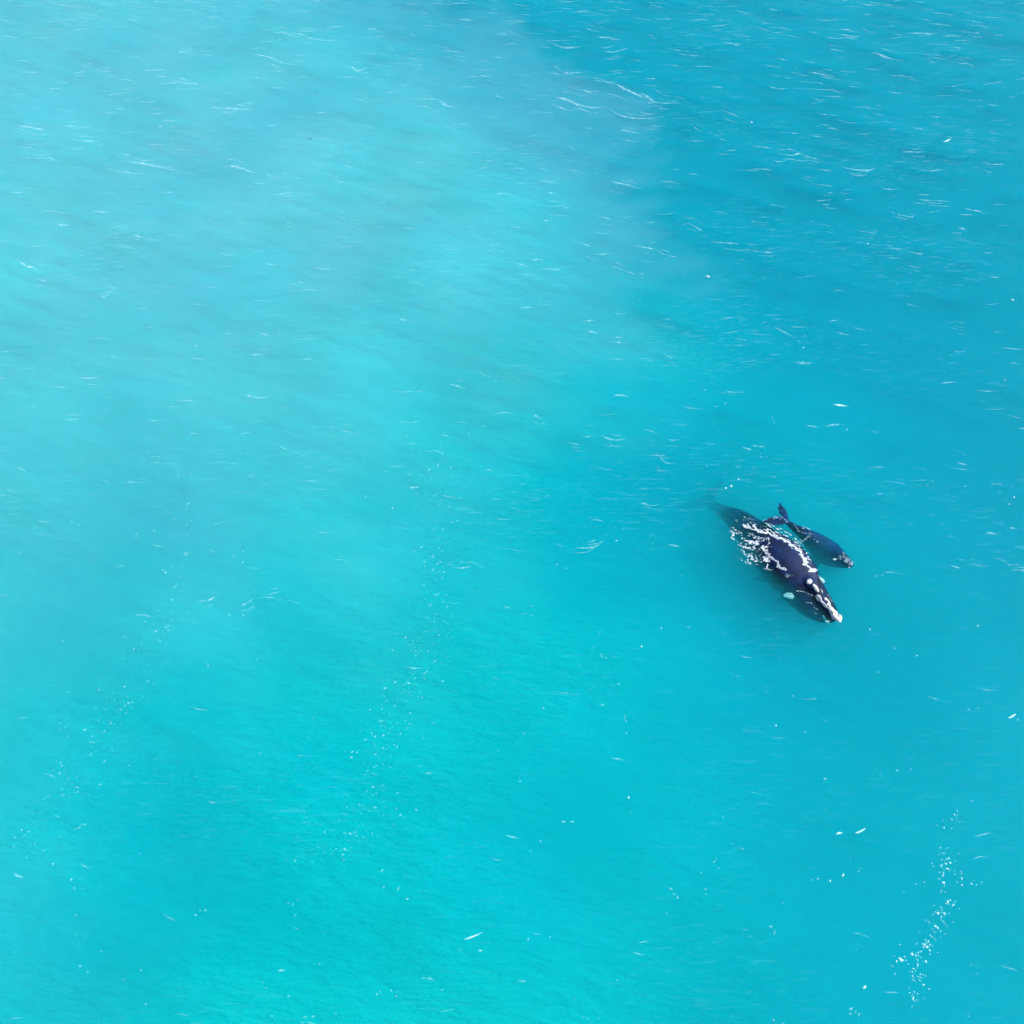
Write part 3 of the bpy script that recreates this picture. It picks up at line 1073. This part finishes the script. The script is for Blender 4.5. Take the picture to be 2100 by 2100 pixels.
# sky glints on the wavelets, painted as short faint ribbons, thicker and more of them far away
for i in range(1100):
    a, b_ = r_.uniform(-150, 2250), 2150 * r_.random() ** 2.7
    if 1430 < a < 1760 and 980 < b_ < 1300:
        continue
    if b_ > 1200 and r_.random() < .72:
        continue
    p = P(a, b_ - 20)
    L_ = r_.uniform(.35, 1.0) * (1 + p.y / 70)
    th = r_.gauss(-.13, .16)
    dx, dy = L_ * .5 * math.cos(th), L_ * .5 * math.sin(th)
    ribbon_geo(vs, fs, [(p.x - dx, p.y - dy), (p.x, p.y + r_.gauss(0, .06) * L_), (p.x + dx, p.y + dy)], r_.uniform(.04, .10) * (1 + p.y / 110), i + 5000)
o = mesh_obj('foam_specks_and_glints', vs, fs, faint_m)
tag(o, 'faint foam specks and painted wavelet glints scattered all over the turquoise water', 'foam', kind='stuff')

# single flecks that stand out, each a thing of its own
FL = [
    (1451, 567, .42, .30, 0, 'brightest white foam fleck, in the darker water left of centre of the upper right'),
    (1541, 251, .26, .24, 0, 'white foam fleck high among the crest streaks at the upper right'),
    (2076, 615, .26, .24, 0, 'white foam fleck at the right edge above the level of the calf'),
    (2079, 1020, .24, .22, 0, 'white foam fleck at the right edge level with the tail of the large whale'),
    (1780, 500, .18, .16, 0, 'tiny bright foam dot between the streaks at the right'),
    (1647, 713, .24, .12, 0, 'small bright foam dot ending a slanting streak above the whales'),
    (1289, 1636, .26, .18, .7, 'bright foam dot alone in the lower middle water'),
    (1356, 1288, .19, .18, 0, 'small foam dot left of the large whale and level with its snout'),
    (1315, 1326, .18, .17, 0, 'small foam dot farther left and lower than the one beside the snout'),
    (1591, 1488, .19, .18, 0, 'small foam dot straight below the snout of the large whale'),
    (1488, 1001, .26, .20, 0, 'left one of two cyan foam dots above the tail of the large whale'),
    (1499, 997, .26, .22, 0, 'right one of two cyan foam dots above the tail of the large whale'),
    (1514, 983, .22, .15, 0, 'foam dot farthest from the tail of the large whale, above two others'),
    (1784, 1291, .16, .16, 0, 'faint foam dot right of the snout of the large whale'),
    (1702, 1807, .22, .20, 0, 'round foam dot beside a slanted one at the lower right'),
    (1729, 1795, .34, .16, .9, 'slanted foam fleck beside a round dot at the lower right'),
    (1773, 2025, .36, .18, .6, 'oblong foam fleck near the bottom edge at the right'),
    (1880, 1345, .14, .14, 0, 'lone faint foam dot in the open water right of and below the whales'),
    (401, 710, .22, .12, 0, 'small bright fleck in the milky sheen left of the middle'),
]
for i, (a, b_, la, lb, an, lab) in enumerate(FL):
    p = P(a, b_)
    vs, fs = [], []
    k_ = .72 if b_ > 1200 else .9
    fleck_geo(vs, fs, 0, 0, la * k_, lb * k_, an, 900 + i)
    # shape round the origin, then placed on the water
    zc = surf_z(p.x, p.y)
    z00 = surf_z(0, 0)
    vs = [(x, y, z - z00) for x, y, z in vs]
    o = mesh_obj('foam_fleck', vs, fs, foam_m if i < 2 else fleck_m)
    o.location = (p.x, p.y, zc + .01)
    tag(o, lab, 'foam fleck', 'single foam flecks on the water')

for i, (L, w, lab) in enumerate((
        ([(951, 1927), (970, 1921), (990, 1912)], .20, 'curved pale foam streak alone near the bottom middle'),
        ([(2066, 1471), (2072, 1472), (2083, 1464)], .22, 'short bright bent foam streak at the right edge below the whales'),
        ([(1714, 1712), (1720, 1709), (1728, 1708)], .16, 'left one of two short foam streaks in the lower right water'),
        ([(1752, 1708), (1764, 1704), (1775, 1698)], .18, 'right one of two short foam streaks in the lower right water'),
        ([(1708, 830), (1722, 832), (1740, 834)], .18, 'short level foam streak in the dark water above the calf'),
        ([(1933, 292), (1940, 291), (1950, 285)], .26, 'short rising foam streak in the upper right water'))):
    pw = [P(*c) for c in L]
    vs, fs = [], []
    ribbon_geo(vs, fs, [(p.x, p.y) for p in pw], w * .7, 300 + i)
    o = mesh_obj('foam_streak', vs, fs, fleck_m)
    tag(o, lab, 'foam streak', 'single foam streaks on the water')
p = P(637, 285)
vs, fs = [], []
fleck_geo(vs, fs, 0, 0, .20, .17, .3, 991)
z00 = surf_z(0, 0)
o = mesh_obj('floating_speck', [(x, y, z - z00) for x, y, z in vs], fs, hole_m)
o.location = (p.x, p.y, surf_z(p.x, p.y) + .02)
tag(o, 'tiny dark speck afloat in the milky sheen at the upper left', 'speck')
